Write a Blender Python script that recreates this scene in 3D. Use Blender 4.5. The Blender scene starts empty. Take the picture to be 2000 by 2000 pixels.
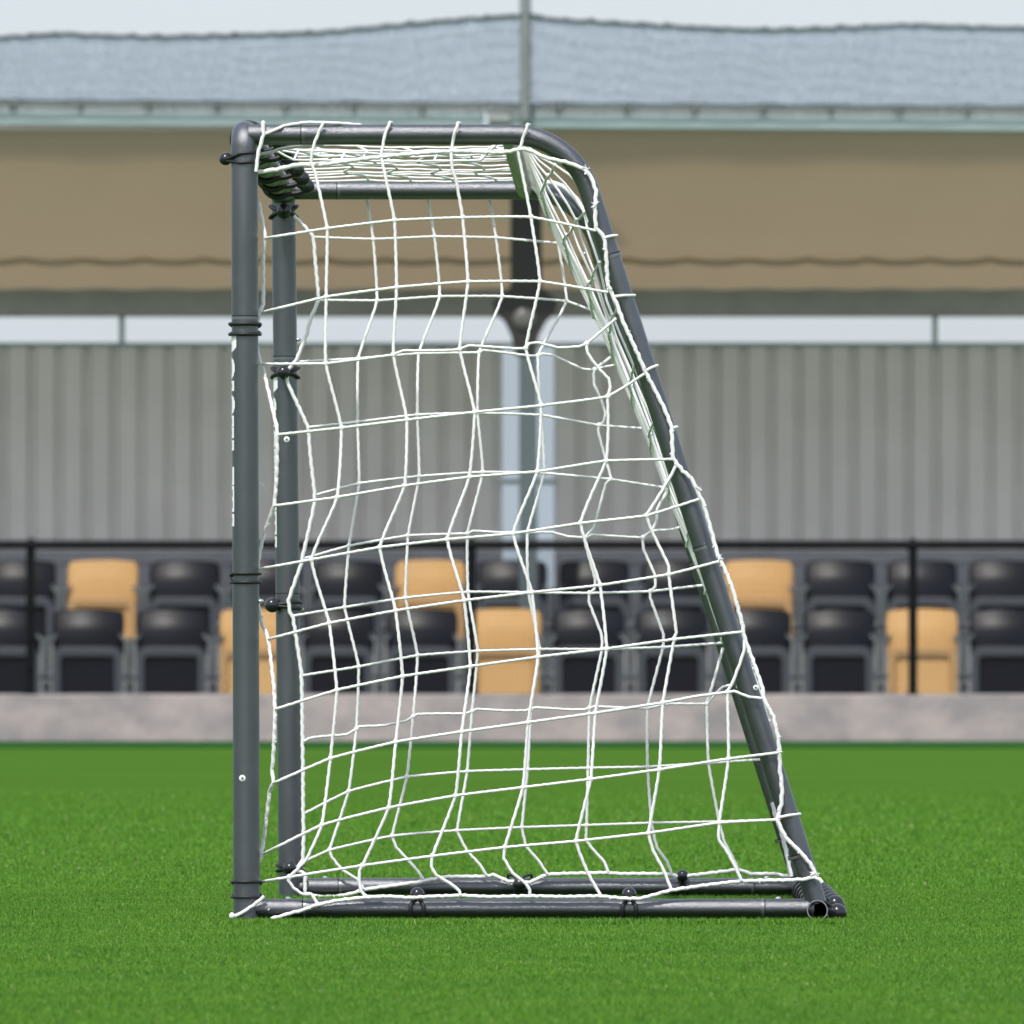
import bpy, bmesh, math, random
import numpy as np
from mathutils import Vector, Matrix
random.seed(7); rng=np.random.default_rng(11)
C=bpy.context.scene; COL=C.collection
# ------------------------------------------------ camera
F=21100.0; CX,CY=1290.0,1350.0; HC=0.343; D1,D2=16.2,18.0
cam=bpy.data.cameras.new('camera'); co=bpy.data.objects.new('camera',cam); COL.objects.link(co)
co.location=(0,0,HC); co.rotation_euler=(math.radians(90),0,0)
cam.sensor_width=36; cam.lens=F/2000*36
cam.shift_x=-(CX-1000)/2000; cam.shift_y=(CY-1000)/2000
cam.clip_start=0.5; cam.clip_end=3000
cam.dof.use_dof=True; cam.dof.focus_distance=16.55; cam.dof.aperture_fstop=(cam.lens/15.5)
C.camera=co
# ------------------------------------------------ world
SUN_EL,SUN_AZ=math.radians(54),math.radians(197)
w=bpy.data.worlds.new('World'); C.world=w; w.use_nodes=True
nt=w.node_tree; nt.nodes.clear()
out=nt.nodes.new('ShaderNodeOutputWorld'); bg=nt.nodes.new('ShaderNodeBackground')
sky=nt.nodes.new('ShaderNodeTexSky'); sky.sky_type='NISHITA'; sky.sun_disc=False
sky.sun_elevation=SUN_EL; sky.sun_rotation=SUN_AZ; sky.air_density=1.3; sky.dust_density=3.2; sky.ozone_density=1.5
tc=nt.nodes.new('ShaderNodeTexCoord'); mp=nt.nodes.new('ShaderNodeMapping'); mp.inputs['Scale'].default_value=(1,1,2.6)
nz=nt.nodes.new('ShaderNodeTexNoise'); nz.inputs['Scale'].default_value=2.2; nz.inputs['Detail'].default_value=5
rp=nt.nodes.new('ShaderNodeValToRGB'); rp.color_ramp.elements[0].position=.38; rp.color_ramp.elements[1].position=.62
rp.color_ramp.elements[0].color=(.55,.55,.55,1); rp.color_ramp.elements[1].color=(.97,.97,.97,1)
mx=nt.nodes.new('ShaderNodeMixRGB'); mx.inputs[2].default_value=(4.75,5.25,6.0,1)
nt.links.new(tc.outputs['Generated'],mp.inputs[0]); nt.links.new(mp.outputs[0],nz.inputs['Vector'])
nt.links.new(nz.outputs['Fac'],rp.inputs[0]); nt.links.new(rp.outputs[0],mx.inputs[0]); nt.links.new(sky.outputs[0],mx.inputs[1])
nt.links.new(mx.outputs[0],bg.inputs[0]); bg.inputs[1].default_value=0.15; nt.links.new(bg.outputs[0],out.inputs[0])
# ------------------------------------------------ sun
sl=bpy.data.lights.new('sun','SUN'); sl.energy=2.7; sl.angle=math.radians(1.5); sl.color=(1,.965,.91)
so=bpy.data.objects.new('sun',sl); COL.objects.link(so)
sd=Vector((math.sin(SUN_AZ)*math.cos(SUN_EL),math.cos(SUN_AZ)*math.cos(SUN_EL),math.sin(SUN_EL)))
so.rotation_euler=sd.to_track_quat('Z','Y').to_euler(); so.location=sd*50
C.view_settings.view_transform='Standard'; C.view_settings.look='None'; C.view_settings.gamma=1; C.view_settings.use_curve_mapping=False
C.view_settings.exposure=0.28
C.render.resolution_x=1024; C.render.resolution_y=1024; C.render.engine='CYCLES'
C.cycles.max_bounces=8

# ------------------------------------------------ helpers
def P(px,py,Y): return Vector(((px-CX)/F*Y,Y,HC-(py-CY)/F*Y))
def PX(px,Y): return (px-CX)/F*Y
def PZ(py,Y): return HC-(py-CY)/F*Y
def mat(name,col,rough=.5,metal=0,bump=0,bscale=100,var=0,vscale=5,spec=.5,col2=None,stretch=None,bdist=.001):
    m=bpy.data.materials.new(name); m.use_nodes=True; n=m.node_tree.nodes; l=m.node_tree.links
    b=n['Principled BSDF']; b.inputs['Base Color'].default_value=(*col,1); b.inputs['Roughness'].default_value=rough
    b.inputs['Metallic'].default_value=metal; b.inputs['Specular IOR Level'].default_value=spec
    g=n.new('ShaderNodeNewGeometry')
    src=g.outputs['Position']
    if stretch:
        q=n.new('ShaderNodeMapping'); q.inputs['Scale'].default_value=stretch; l.new(src,q.inputs[0]); src=q.outputs[0]
    if var or col2:
        t=n.new('ShaderNodeTexNoise'); t.inputs['Scale'].default_value=vscale; t.inputs['Detail'].default_value=6
        t.inputs['Roughness'].default_value=.6
        l.new(src,t.inputs['Vector'])
        r=n.new('ShaderNodeValToRGB'); r.color_ramp.elements[0].position=.35; r.color_ramp.elements[1].position=.65
        c2=col2 if col2 else tuple(c*(1+var) for c in col); c1=col if col2 else tuple(c*(1-var) for c in col)
        r.color_ramp.elements[0].color=(*c1,1); r.color_ramp.elements[1].color=(*c2,1)
        l.new(t.outputs['Fac'],r.inputs[0]); l.new(r.outputs[0],b.inputs['Base Color'])
    if bump:
        t=n.new('ShaderNodeTexNoise'); t.inputs['Scale'].default_value=bscale; t.inputs['Detail'].default_value=3
        l.new(src,t.inputs['Vector'])
        u=n.new('ShaderNodeBump'); u.inputs['Strength'].default_value=bump; u.inputs['Distance'].default_value=bdist
        l.new(t.outputs['Fac'],u.inputs['Height']); l.new(u.outputs[0],b.inputs['Normal'])
    return m
class MB:
    def __init__(s): s.v=[]; s.f=[]
    def add(s,vs,fs):
        o=len(s.v); s.v+= [tuple(v) for v in vs]; s.f+=[tuple(i+o for i in f) for f in fs]
    def box(s,x0,x1,y0,y1,z0,z1):
        s.add([(x0,y0,z0),(x1,y0,z0),(x1,y1,z0),(x0,y1,z0),(x0,y0,z1),(x1,y0,z1),(x1,y1,z1),(x0,y1,z1)],
              [(0,3,2,1),(4,5,6,7),(0,1,5,4),(1,2,6,5),(2,3,7,6),(3,0,4,7)])
    def tube(s,pts,r,n=8,closed=False,caps=True):
        pts=[Vector(p) for p in pts]; N=len(pts)
        rs=r if isinstance(r,(list,tuple)) else [r]*N
        ring=[]; prev=None
        for i,p in enumerate(pts):
            if closed: t=pts[(i+1)%N]-pts[i-1]
            else: t=pts[min(i+1,N-1)]-pts[max(i-1,0)]
            if t.length<1e-9: t=Vector((0,0,1))
            t.normalize()
            if prev is None:
                a=Vector((0,0,1)) if abs(t.z)<.9 else Vector((1,0,0))
                u=t.cross(a).normalized()
            else:
                u=prev-t*prev.dot(t)
                u=u.normalized() if u.length>1e-6 else t.orthogonal().normalized()
            prev=u; v=t.cross(u)
            ring.append([p+(u*math.cos(2*math.pi*k/n)+v*math.sin(2*math.pi*k/n))*rs[i] for k in range(n)])
        vs=[q for R in ring for q in R]; fs=[]
        M=N if closed else N-1
        for i in range(M):
            j=(i+1)%N
            for k in range(n):
                k2=(k+1)%n; fs.append((i*n+k,i*n+k2,j*n+k2,j*n+k))
        if caps and not closed:
            o=len(vs); vs+=ring[0]+ring[-1]
            fs.append(tuple(o+k for k in range(n-1,-1,-1))); fs.append(tuple(o+n+k for k in range(n)))
        s.add(vs,fs)
    def ball(s,c,r,n=12,m=8,sc=(1,1,1)):
        c=Vector(c); vs=[]; fs=[]
        for i in range(1,m):
            th=math.pi*i/m
            for k in range(n):
                ph=2*math.pi*k/n
                vs.append(c+Vector((r*sc[0]*math.sin(th)*math.cos(ph),r*sc[1]*math.sin(th)*math.sin(ph),r*sc[2]*math.cos(th))))
        t=len(vs); vs.append(c+Vector((0,0,r*sc[2]))); vs.append(c-Vector((0,0,r*sc[2])))
        for i in range(m-2):
            for k in range(n):
                k2=(k+1)%n; fs.append((i*n+k,(i+1)*n+k,(i+1)*n+k2,i*n+k2))
        for k in range(n):
            k2=(k+1)%n; fs.append((t,k,k2)); fs.append((t+1,(m-2)*n+k2,(m-2)*n+k))
        s.add(vs,fs)
    def build(s,name,m,parent=None,smooth=False,loc=None,bevel=0):
        me=bpy.data.meshes.new(name); vs=s.v
        if loc: vs=[(a-loc[0],b-loc[1],c-loc[2]) for a,b,c in vs]
        me.from_pydata(vs,[],s.f); me.validate(); me.update()
        if smooth: me.polygons.foreach_set('use_smooth',[True]*len(me.polygons))
        me.materials.append(m)
        o=bpy.data.objects.new(name,me); COL.objects.link(o)
        if loc and not parent: o.location=loc
        if parent is not None:
            o.parent=parent
        if bevel:
            b=o.modifiers.new('bevel','BEVEL'); b.width=bevel; b.segments=2; b.limit_method='ANGLE'
        return o
def thing(name,label,cat,loc=(0,0,0),group=None):
    o=bpy.data.objects.new(name,None); COL.objects.link(o); o.location=loc; o['label']=label; o['category']=cat
    if group: o['group']=group
    return o
def tag(o,label,cat,group=None):
    o['label']=label; o['category']=cat
    if group: o['group']=group
def part(mb,name,m,parent,smooth=False,bevel=0):
    """mesh given in world coordinates, parented to a thing or part; origin kept at the parent"""
    L=Vector((0,0,0)); q=parent
    while q is not None: L+=q.location; q=q.parent
    me_o=mb.build(name,m,None,smooth,loc=tuple(L),bevel=bevel)
    me_o.location=(0,0,0); me_o.parent=parent
    return me_o
def spline(pts,step):
    """Catmull-Rom through pts (sequence of tuples), sampled about every step units"""
    pts=[np.array(p,float) for p in pts]; out=[]
    for i in range(len(pts)-1):
        p1,p2=pts[i],pts[i+1]
        L=np.linalg.norm(p2-p1)
        p0=pts[i-1] if i else p1; p3=pts[i+2] if i+2<len(pts) else p2
        m1=(p2-p0)/2; m2=(p3-p1)/2
        for m in (m1,m2):
            k=np.linalg.norm(m)
            if k>L: m*=L/k
        m1=m1*.3+(p2-p1)*.7; m2=m2*.3+(p2-p1)*.7
        n=max(1,int(L/step))
        for j in range(n):
            t=j/n; a=2*t**3-3*t*t+1; b=t**3-2*t*t+t; c=-2*t**3+3*t*t; d=t**3-t*t
            out.append(a*p1+b*m1+c*p2+d*m2)
    out.append(pts[-1]); return out

# ------------------------------------------------ materials
M_tube=mat('anthracite_powder_coat',(.155,.16,.172),.30,.94,bump=.8,bscale=800,var=.07,vscale=9,spec=.6,bdist=.0009)
M_joint=mat('bare_joint_edge',(.5,.5,.52),.3,.9)
M_gap=mat('joint_shadow_gap',(.012,.012,.012),.8)
M_rub=mat('black_elastic',(.012,.012,.014),.45,bump=.3,bscale=1500)
M_ball=mat('black_plastic_ball',(.014,.015,.02),.22,spec=.6)
M_cord=mat('white_net_cord',(.92,.90,.90),.75,bump=.8,bscale=1400,var=.05,vscale=300,bdist=.0008)
M_cord2=mat('white_far_net_cord',(.90,.885,.885),.8,bump=.8,bscale=1400,var=.06,vscale=300,bdist=.0008)
M_white=mat('white_print',(.88,.89,.9),.5)
M_screw=mat('screw_steel',(.75,.75,.76),.25,.9)
M_pit=mat('screw_recess',(.1,.1,.1),.6)
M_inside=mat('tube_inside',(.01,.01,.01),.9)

# ------------------------------------------------ ground
def turf_mat():
    m=bpy.data.materials.new('artificial_turf'); m.use_nodes=True; n=m.node_tree.nodes; l=m.node_tree.links
    b=n['Principled BSDF']; b.inputs['Roughness'].default_value=1; b.inputs['Specular IOR Level'].default_value=0
    g=n.new('ShaderNodeNewGeometry')
    t=n.new('ShaderNodeTexNoise'); t.inputs['Scale'].default_value=60; t.inputs['Detail'].default_value=8; t.inputs['Roughness'].default_value=.7
    t2=n.new('ShaderNodeTexNoise'); t2.inputs['Scale'].default_value=.35; t2.inputs['Detail'].default_value=4
    l.new(g.outputs['Position'],t.inputs['Vector']); l.new(g.outputs['Position'],t2.inputs['Vector'])
    r=n.new('ShaderNodeValToRGB'); r.color_ramp.elements[0].position=.3; r.color_ramp.elements[1].position=.7
    r.color_ramp.elements[0].color=(.054,.130,.018,1); r.color_ramp.elements[1].color=(.076,.166,.024,1)
    r2=n.new('ShaderNodeValToRGB'); r2.color_ramp.elements[0].position=.3; r2.color_ramp.elements[1].position=.7
    r2.color_ramp.elements[0].color=(.9,.92,.9,1); r2.color_ramp.elements[1].color=(1,1,1,1)
    mm=n.new('ShaderNodeMixRGB'); mm.blend_type='MULTIPLY'; mm.inputs[0].default_value=1
    l.new(t.outputs['Fac'],r.inputs[0]); l.new(t2.outputs['Fac'],r2.inputs[0]); l.new(r.outputs[0],mm.inputs[1]); l.new(r2.outputs[0],mm.inputs[2])
    l.new(mm.outputs[0],b.inputs['Base Color'])
    u=n.new('ShaderNodeBump'); u.inputs['Strength'].default_value=.6; u.inputs['Distance'].default_value=.01
    l.new(t.outputs['Fac'],u.inputs['Height']); l.new(u.outputs[0],b.inputs['Normal'])
    return m
M_turf=turf_mat()
g=MB(); g.add([(-1200,-1200,-.012),(1200,-1200,-.012),(1200,1800,-.012),(-1200,1800,-.012)],[(0,1,2,3)])
go=g.build('ground',M_turf); go['kind']='structure'
KY=75.4
g=MB(); g.add([(-60,67.5,-.008),(60,67.5,-.008),(60,KY,-.008),(-60,KY,-.008)],[(0,1,2,3)])
e=g.build('turf_edge_strip',mat('darker_green_turf',(.022,.085,.022),1,spec=0,var=.2,vscale=3)); e['kind']='structure'  # strip along the plinth foot, darker green than the main turf

# grass blades (one uncountable mass)
def grass():
    def field(n,y0,y1,pw,marg):
        u=rng.random(n); Y=(y0**pw+u*(y1**pw-y0**pw))**(1/pw)
        xl=(-60-CX)/F*Y-marg; xr=(2060-CX)/F*Y+marg
        X=xl+rng.random(n)*(xr-xl); return X,Y
    xs=[];ys=[]
    X,Y=field(800000,10.2,19.0,1.3,.15); xs.append(X); ys.append(Y)
    X,Y=field(230000,19.0,40.0,-1.0,.2); xs.append(X); ys.append(Y)
    X=np.concatenate(xs); Y=np.concatenate(ys); kp=rng.random(len(Y))>np.clip((Y-25)/15,0,1); X=X[kp]; Y=Y[kp]; n=len(X)
    # taller blades pressed against the tubes
    nb=26000; bx=PX(440,D1)+rng.random(nb)*(PX(1660,D1)-PX(440,D1)); by=np.where(rng.random(nb)<.55,rng.uniform(16.02,16.19,nb),rng.uniform(17.80,17.99,nb))
    X=np.concatenate([X,bx]); Y=np.concatenate([Y,by]); n=len(X)
    X+=rng.normal(0,.002,n); Y+=rng.normal(0,.002,n)
    h=rng.uniform(.0095,.0138,n)*np.clip(1-(Y-30)/12,.75,1); h[-nb:]=rng.uniform(.012,.0205,nb); wd=rng.uniform(.0004,.0008,n)*np.clip(Y/15,1,2)
    a=rng.uniform(0,2*np.pi,n); lean=rng.uniform(.0,.6,n)
    dx,dy=np.cos(a),np.sin(a); b=rng.uniform(-.6,.6,n)
    wx,wy=np.cos(b)*wd,np.sin(b)*wd
    z0=np.full(n,-.0125)
    V=np.empty((n,5,3),np.float32)
    def put(k,fx,fz,s):
        V[:,k,0]=X+dx*h*lean*fx+wx*s; V[:,k,1]=Y+dy*h*lean*fx+wy*s; V[:,k,2]=z0+h*fz
    put(0,0,0,-1); put(1,0,0,1); put(2,.35,.62,.85); put(3,.35,.62,-.85); put(4,1,1,0)
    V[:,4,2]=z0+h*(1-.25*lean)
    me=bpy.data.meshes.new('grass'); me.vertices.add(n*5); me.vertices.foreach_set('co',V.reshape(-1))
    base=(np.arange(n)*5)[:,None]
    q=base+np.array([[0,1,2,3]]); t=base+np.array([[3,2,4]])
    li=np.concatenate([q,t],1).reshape(-1).astype(np.int32)
    me.loops.add(len(li)); me.loops.foreach_set('vertex_index',li)
    me.polygons.add(2*n)
    st=(np.arange(n)*7)[:,None]+np.array([[0,4]]); me.polygons.foreach_set('loop_start',st.reshape(-1).astype(np.int32))
    me.update(calc_edges=True)
    at=me.attributes.new('rnd','FLOAT','POINT'); at.data.foreach_set('value',np.repeat(rng.random(n),5).astype(np.float32))
    m=bpy.data.materials.new('turf_blade'); m.use_nodes=True; nn=m.node_tree.nodes; l=m.node_tree.links
    bs=nn['Principled BSDF']; bs.inputs['Roughness'].default_value=.5; bs.inputs['Specular IOR Level'].default_value=.12
    A=nn.new('ShaderNodeAttribute'); A.attribute_name='rnd'
    r=nn.new('ShaderNodeValToRGB'); cr=r.color_ramp
    cr.elements[0].position=0; cr.elements[0].color=(.052,.155,.017,1)
    cr.elements[1].position=1; cr.elements[1].color=(.42,.45,.22,1)
    e=cr.elements.new(.992); e.color=(.38,.42,.20,1); e=cr.elements.new(.985); e.color=(.150,.31,.035,1); e=cr.elements.new(.45); e.color=(.088,.228,.024,1); e=cr.elements.new(.85); e.color=(.125,.28,.033,1)
    l.new(A.outputs['Fac'],r.inputs[0])
    # patchiness
    gg=nn.new('ShaderNodeNewGeometry'); t2=nn.new('ShaderNodeTexNoise'); t2.inputs['Scale'].default_value=3.5; t2.inputs['Detail'].default_value=4
    l.new(gg.outputs['Position'],t2.inputs['Vector'])
    r2=nn.new('ShaderNodeValToRGB'); r2.color_ramp.elements[0].position=.35; r2.color_ramp.elements[1].position=.65
    r2.color_ramp.elements[0].color=(.80,.85,.86,1); r2.color_ramp.elements[1].color=(1.05,.98,.95,1)
    mm=nn.new('ShaderNodeMixRGB'); mm.blend_type='MULTIPLY'; mm.inputs[0].default_value=1
    l.new(t2.outputs['Fac'],r2.inputs[0]); l.new(r.outputs[0],mm.inputs[1]); l.new(r2.outputs[0],mm.inputs[2])
    l.new(mm.outputs[0],bs.inputs['Base Color'])
    me.materials.append(m)
    o=bpy.data.objects.new('grass',me); COL.objects.link(o)
    tag(o,'short bright green artificial turf blades around the goal','grass'); o['kind']='stuff'
grass()

# ------------------------------------------------ spectator stand
M_conc=mat('stained_concrete',(.43,.36,.35),.9,bump=.4,bscale=30,col2=(.27,.245,.25),vscale=3.2,stretch=(1,1,1.6))
M_deck=mat('grey_concrete',(.32,.32,.32),.9,var=.12,vscale=4)
M_wall=mat('grey_corrugated_steel',(.74,.70,.68),.55,.1,var=.05,vscale=1.5)
M_teal=mat('teal_grey_steel',(.34,.42,.43),.45,.1,var=.06,vscale=2)
M_beam=mat('dark_grey_steel_beam',(.33,.335,.335),.5,var=.1,vscale=3)
M_canvas=mat('tan_canopy_fabric',(.60,.535,.445),.8,var=.04,vscale=.8)
for _m in (M_canvas,):
    _n=_m.node_tree.nodes; _l=_m.node_tree.links; _t=_n.new('ShaderNodeBsdfTranslucent'); _t.inputs[0].default_value=(.70,.605,.48,1)
    _x=_n.new('ShaderNodeMixShader'); _x.inputs[0].default_value=.56
    _l.new(_n['Principled BSDF'].outputs[0],_x.inputs[1]); _l.new(_t.outputs[0],_x.inputs[2]); _l.new(_x.outputs[0],_n['Material Output'].inputs[0])
M_canvas2=mat('tan_canopy_seam',(.58,.49,.41),.8)
M_dark=mat('dark_bronze_steel',(.028,.024,.022),.45)
M_pale=mat('pale_painted_steel',(.62,.66,.72),.3,.2)
M_black=mat('black_painted_steel',(.004,.0045,.006),.55,spec=.15)
M_beige=mat('pale_beige_flashing',(.50,.49,.49),.6,var=.05,vscale=2)
XL,XR=-9.0,7.0
st=thing('spectator_stand','covered stand with tan canopy, grey corrugated rear wall and concrete plinth','stand',(-1,KY,0))
RZ=.68
g=MB(); g.box(XL,XR,KY,KY+.28,-.012,.318); part(g,'plinth',M_conc,st,bevel=.01)
g=MB(); g.box(XL,XR,KY+.282,77.25,-.012,.312); g.box(XL,XR,77.252,80.0,-.012,RZ); part(g,'deck',M_deck,st)
# corrugated wall : trapezoid profile
WY=79.3; zt=PZ(677,WY); g=MB(); pitch=53.5/F*WY; x=XL; prof=[]
while x<XR:
    prof+= [(x,0),(x+pitch*.62,0),(x+pitch*.70,.05),(x+pitch*.92,.05)]; x+=pitch
ga,gb=PX(981,WY),PX(1082,WY)
for sel in (lambda q:q[0]<ga,lambda q:q[0]>gb):
    pr=[q for q in prof if sel(q)]
    pr=pr+[(ga,pr[-1][1])] if pr[0][0]<ga else [(gb,pr[0][1])]+pr
    vs=[];fs=[]
    for (a,b) in pr: vs+=[(a,WY+b,RZ),(a,WY+b,zt)]
    for i in range(len(pr)-1): fs.append((2*i,2*i+2,2*i+3,2*i+1))
    g.add(vs,fs)
part(g,'rear_wall',M_wall,st)
g=MB(); g.box(XL,XR,WY-.012,WY+.05,zt+.001,zt+.03); part(g,'wall_cap',M_teal,st)
# back ledge behind the rear row
g=MB(); LY=78.6
for a,b in ((XL,PX(979,LY)),(PX(1084,LY),XR)): g.box(a,b,LY,LY+.1,PZ(1098,LY),PZ(1076,LY)); g.box(a,b,LY+.03,LY+.07,RZ,PZ(1099,LY))
g.box(PX(979.2,LY),PX(1083.8,LY),LY+.03,LY+.07,RZ,PZ(1150,LY))
part(g,'rear_ledge',mat('grey_ledge',(.33,.335,.36),.6,var=.1,vscale=3),st)
# roof beam and window mullions
BY=79.25; g=MB(); g.box(XL,XR,BY-.1,BY+.12,PZ(618,BY),PZ(562,BY)); part(g,'roof_beam',M_beam,st)
for mxp in (238,1826):
    g=MB(); a=PX(mxp,BY); g.box(a-.02,a+.02,BY-.02,BY+.04,zt+.031,PZ(619,BY)); part(g,'mullion',M_teal,st)
# canopy : sloping fabric from front gutter down to the rear beam
FY=76.1; zf=PZ(252,FY); zb=PZ(563,BY)-.012; y0=FY+.02; y1=BY-.102
g=MB(); nx,ny=160,30; vs=[];fs=[]
for j in range(ny+1):
    for i in range(nx+1):
        xx=XL+(XR-XL)*i/nx; t=j/ny; yy=y0+(y1-y0)*t
        zz=zf+(zb-zf)*t - .05*math.sin(math.pi*t)+ .012*math.sin(xx*5.2+t*2)*math.sin(math.pi*t)+.006*math.sin(xx*13+yy*3)*t
        vs.append((xx,yy,zz))
for j in range(ny):
    for i in range(nx):
        a=j*(nx+1)+i; fs.append((a,a+1,a+nx+2,a+nx+1))
n0=len(vs); vs+=[(a,b,c+.02) for a,b,c in vs]; fs+=[tuple(reversed([k+n0 for k in f])) for f in list(fs)]
g.add(vs,fs); part(g,'canopy',M_canvas,st,smooth=True)
# scalloped hanging hem of the canopy near the rear beam
HY=y0+.76*(y1-y0); zc=zf+(zb-zf)*.76-.05*math.sin(math.pi*.76)+.004; g=MB(); vs=[];fs=[]; per=118/F*HY; N=int((XR-XL)/per*12)
for i in range(N+1):
    xx=XL+(XR-XL)*i/N; c=abs(math.sin(math.pi*(xx-PX(45,HY))/per))
    zt2=zc-.028*c**.7; zb2=zt2-.045
    vs+=[(xx,HY,zb2),(xx,HY,zt2),(xx,HY+.012,zb2),(xx,HY+.012,zt2)]
for i in range(N):
    a=4*i; fs+=[(a,a+4,a+5,a+1),(a+2,a+3,a+7,a+6),(a+1,a+5,a+7,a+3),(a,a+2,a+6,a+4)]
g.add(vs,fs); part(g,'scalloped_hem',M_canvas,st)
# front gutter with hooks (slightly falling to the right)
def gz(py,x): return PZ(py,FY)-(x-PX(0,FY))*.0062
g=MB(); a,b=XL,XR
def slopebox(mb,pt,pb,ya,yb,xa=XL,xb=XR):
    mb.add([(xa,ya,gz(pb,xa)),(xb,ya,gz(pb,xb)),(xb,yb,gz(pb,xb)),(xa,yb,gz(pb,xa)),(xa,ya,gz(pt,xa)),(xb,ya,gz(pt,xb)),(xb,yb,gz(pt,xb)),(xa,yb,gz(pt,xa))],
           [(0,3,2,1),(4,5,6,7),(0,1,5,4),(1,2,6,5),(2,3,7,6),(3,0,4,7)])
slopebox(g,217,246,FY-.1,FY+.02); gut=part(g,'gutter',M_teal,st,bevel=.012)
g=MB(); slopebox(g,192,216.5,FY-.05,FY+.015); part(g,'flashing',M_beige,gut)
k=-2
while k<17:
    xx=PX(26+133*k,FY); g=MB(); zz=gz(203,xx)
    g.ball((xx,FY-.11,zz),.032,10,6,(1,.7,1.1)); g.tube([(xx,FY-.11,zz+.05),(xx,FY-.11,zz-.06)],.007,6); g.box(xx-.012,xx+.012,FY-.115,FY-.045,zz-.008,zz+.008)
    part(g,'gutter_hook',M_beam,gut,smooth=False); k+=1
for xx in (PX(960,FY),):
    g=MB(); g.box(xx-.05,xx-.02,FY-.14,FY-.1015,gz(246,xx),gz(210,xx)); part(g,'gutter_bracket',M_pale,gut)
    g=MB(); g.box(xx-.015,xx+.135,FY-.14,FY-.1015,gz(232,xx),gz(206,xx)); part(g,'gutter_bracket',M_beam,gut)
# central support column: dark steel head with gusset over two pale posts
CYY=76.95; g=MB()
prof=[(997,262),(997,560),(962,590),(968,612),(985,628),(998,655),(1006,694),(1044,694),(1052,655),(1066,628),(1083,612),(1090,590),(1058,560),(1058,262)]
vs=[P(a,b,CYY-.06) for a,b in prof]; vs=vs+[Vector((p.x,CYY+.06,p.z)) for p in vs]; n=len(prof)
g.add(vs,[tuple(range(n-1,-1,-1)),tuple(range(n,2*n))]+[(i,(i+1)%n,(i+1)%n+n,i+n) for i in range(n)])
colm=part(g,'support_column',M_dark,st)
g=MB(); c=P(1024,623,CYY-.065); g.ball(c,.085,20,12,(1,.4,1)); part(g,'pin_cap',mat('worn_pin_cap',(.16,.15,.145),.4,.3),colm,smooth=True)
M_glz=bpy.data.materials.new('tinted_glazing'); M_glz.use_nodes=True
_n=M_glz.node_tree.nodes; _l=M_glz.node_tree.links; _t=_n.new('ShaderNodeBsdfTransparent'); _t.inputs[0].default_value=(.87,.90,.92,1)
_q=_n.new('ShaderNodeMixShader'); _q.inputs[0].default_value=.06; _l.new(_t.outputs[0],_q.inputs[1]); _l.new(_n['Principled BSDF'].outputs[0],_q.inputs[2]); _l.new(_q.outputs[0],_n['Material Output'].inputs[0])
for (a,b) in ((981,1013),(1050,1082)):
    g=MB(); g.box(PX(a,WY),PX(b,WY),WY,WY+.008,RZ,zt); gz_=part(g,'glazing_strip',M_glz,st)
    g=MB(); g.box(PX(a-1,WY),PX(b+1,WY),WY-.03,WY-.002,PZ(946,WY),PZ(936,WY)); part(g,'glazing_bar',M_teal,gz_)
g=MB(); g.box(PX(1013.5,WY),PX(1049.5,WY),WY-.02,WY+.03,RZ,zt); part(g,'wall_post',M_teal,st)
g=MB(); g.box(PX(1014,CYY),PX(1049,CYY),CYY-.05,CYY+.05,.3125,PZ(694,CYY)); part(g,'column_foot_post',mat('dark_teal_steel',(.10,.125,.135),.5),colm)

# ------------------------------------------------ ball stop net above the gutter
NY=FY-.18
bn=thing('ball_stop_net','fine blue grey ball stop net gathered above the canopy gutter with a sagging top rope','net',(-1,NY,PZ(203,NY)))
ropepts=[(-2000,70),(-900,45),(-500,35),(0,73),(120,66),(200,70),(320,72),(400,70),(520,67),(640,62),(776,49),(900,38),(1000,31),(1027,28),(1080,38),(1155,42),(1362,54),(1470,58),(1569,57),(1776,49),(1900,53),(2000,55),(2300,62),(2700,45),(3000,60)]
rope=[P(a,b,NY) for a,b in [tuple(q) for q in spline(ropepts,12)]]
rope=[Vector((p.x,p.y,p.z+.006*math.sin(i*1.7)*math.sin(i*.31))) for i,p in enumerate(rope)]
M_net=mat('blue_grey_netting',(.45,.51,.61),.8)
M_rope=mat('weathered_grey_rope',(.085,.11,.12),.9)
g=MB(); g.tube(rope,.015,6)
for i in range(2,len(rope)-2,4):
    p=rope[i]; g.ball((p.x,p.y,p.z+.004),.016+.01*random.random(),6,4,(1.3,1,.8))
part(g,'top_rope',M_rope,bn)
def ropez(x):
    for a,b in zip(rope,rope[1:]):
        if a.x<=x<=b.x: return a.z+(b.z-a.z)*(x-a.x)/(b.x-a.x)
    return rope[-1].z if x>0 else rope[0].z
# folded band: several dense diagonal mesh layers, lower edge above the gutter hooks
g=MB(); xl,xr=rope[0].x+.1,rope[-1].x-.1
for layer in range(4):
    yy=NY+.02+layer*.05; th=.0016; sp=.0085; sl_=[.30,-.26,.22,-.34][layer]
    x=xl
    while x<xr:
        zt_=ropez(x); x2=x+sl_*.45; zb_=gz(200,x)-.0+.006*math.sin(x*8)
        g.add([(x-th,yy,zt_),(x+th,yy,zt_),(x2+th,yy,zb_),(x2-th,yy,zb_)],[(0,1,2,3)])
        x+=sp*random.uniform(.5,1.5)
for sl_ in (.33,-.33):
    x=xl
    while x<xr:
        zt_=ropez(x); x2=x+sl_*.45; zb_=gz(200,x); th=.0042
        g.add([(x-th,NY+.012,zt_),(x+th,NY+.012,zt_),(x2+th,NY+.012,zb_),(x2-th,NY+.012,zb_)],[(0,1,2,3)]); x+=.054*random.uniform(.85,1.15)
part(g,'folded_mesh',M_net,bn)
g=MB(); pts=[]
x=xl
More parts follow.
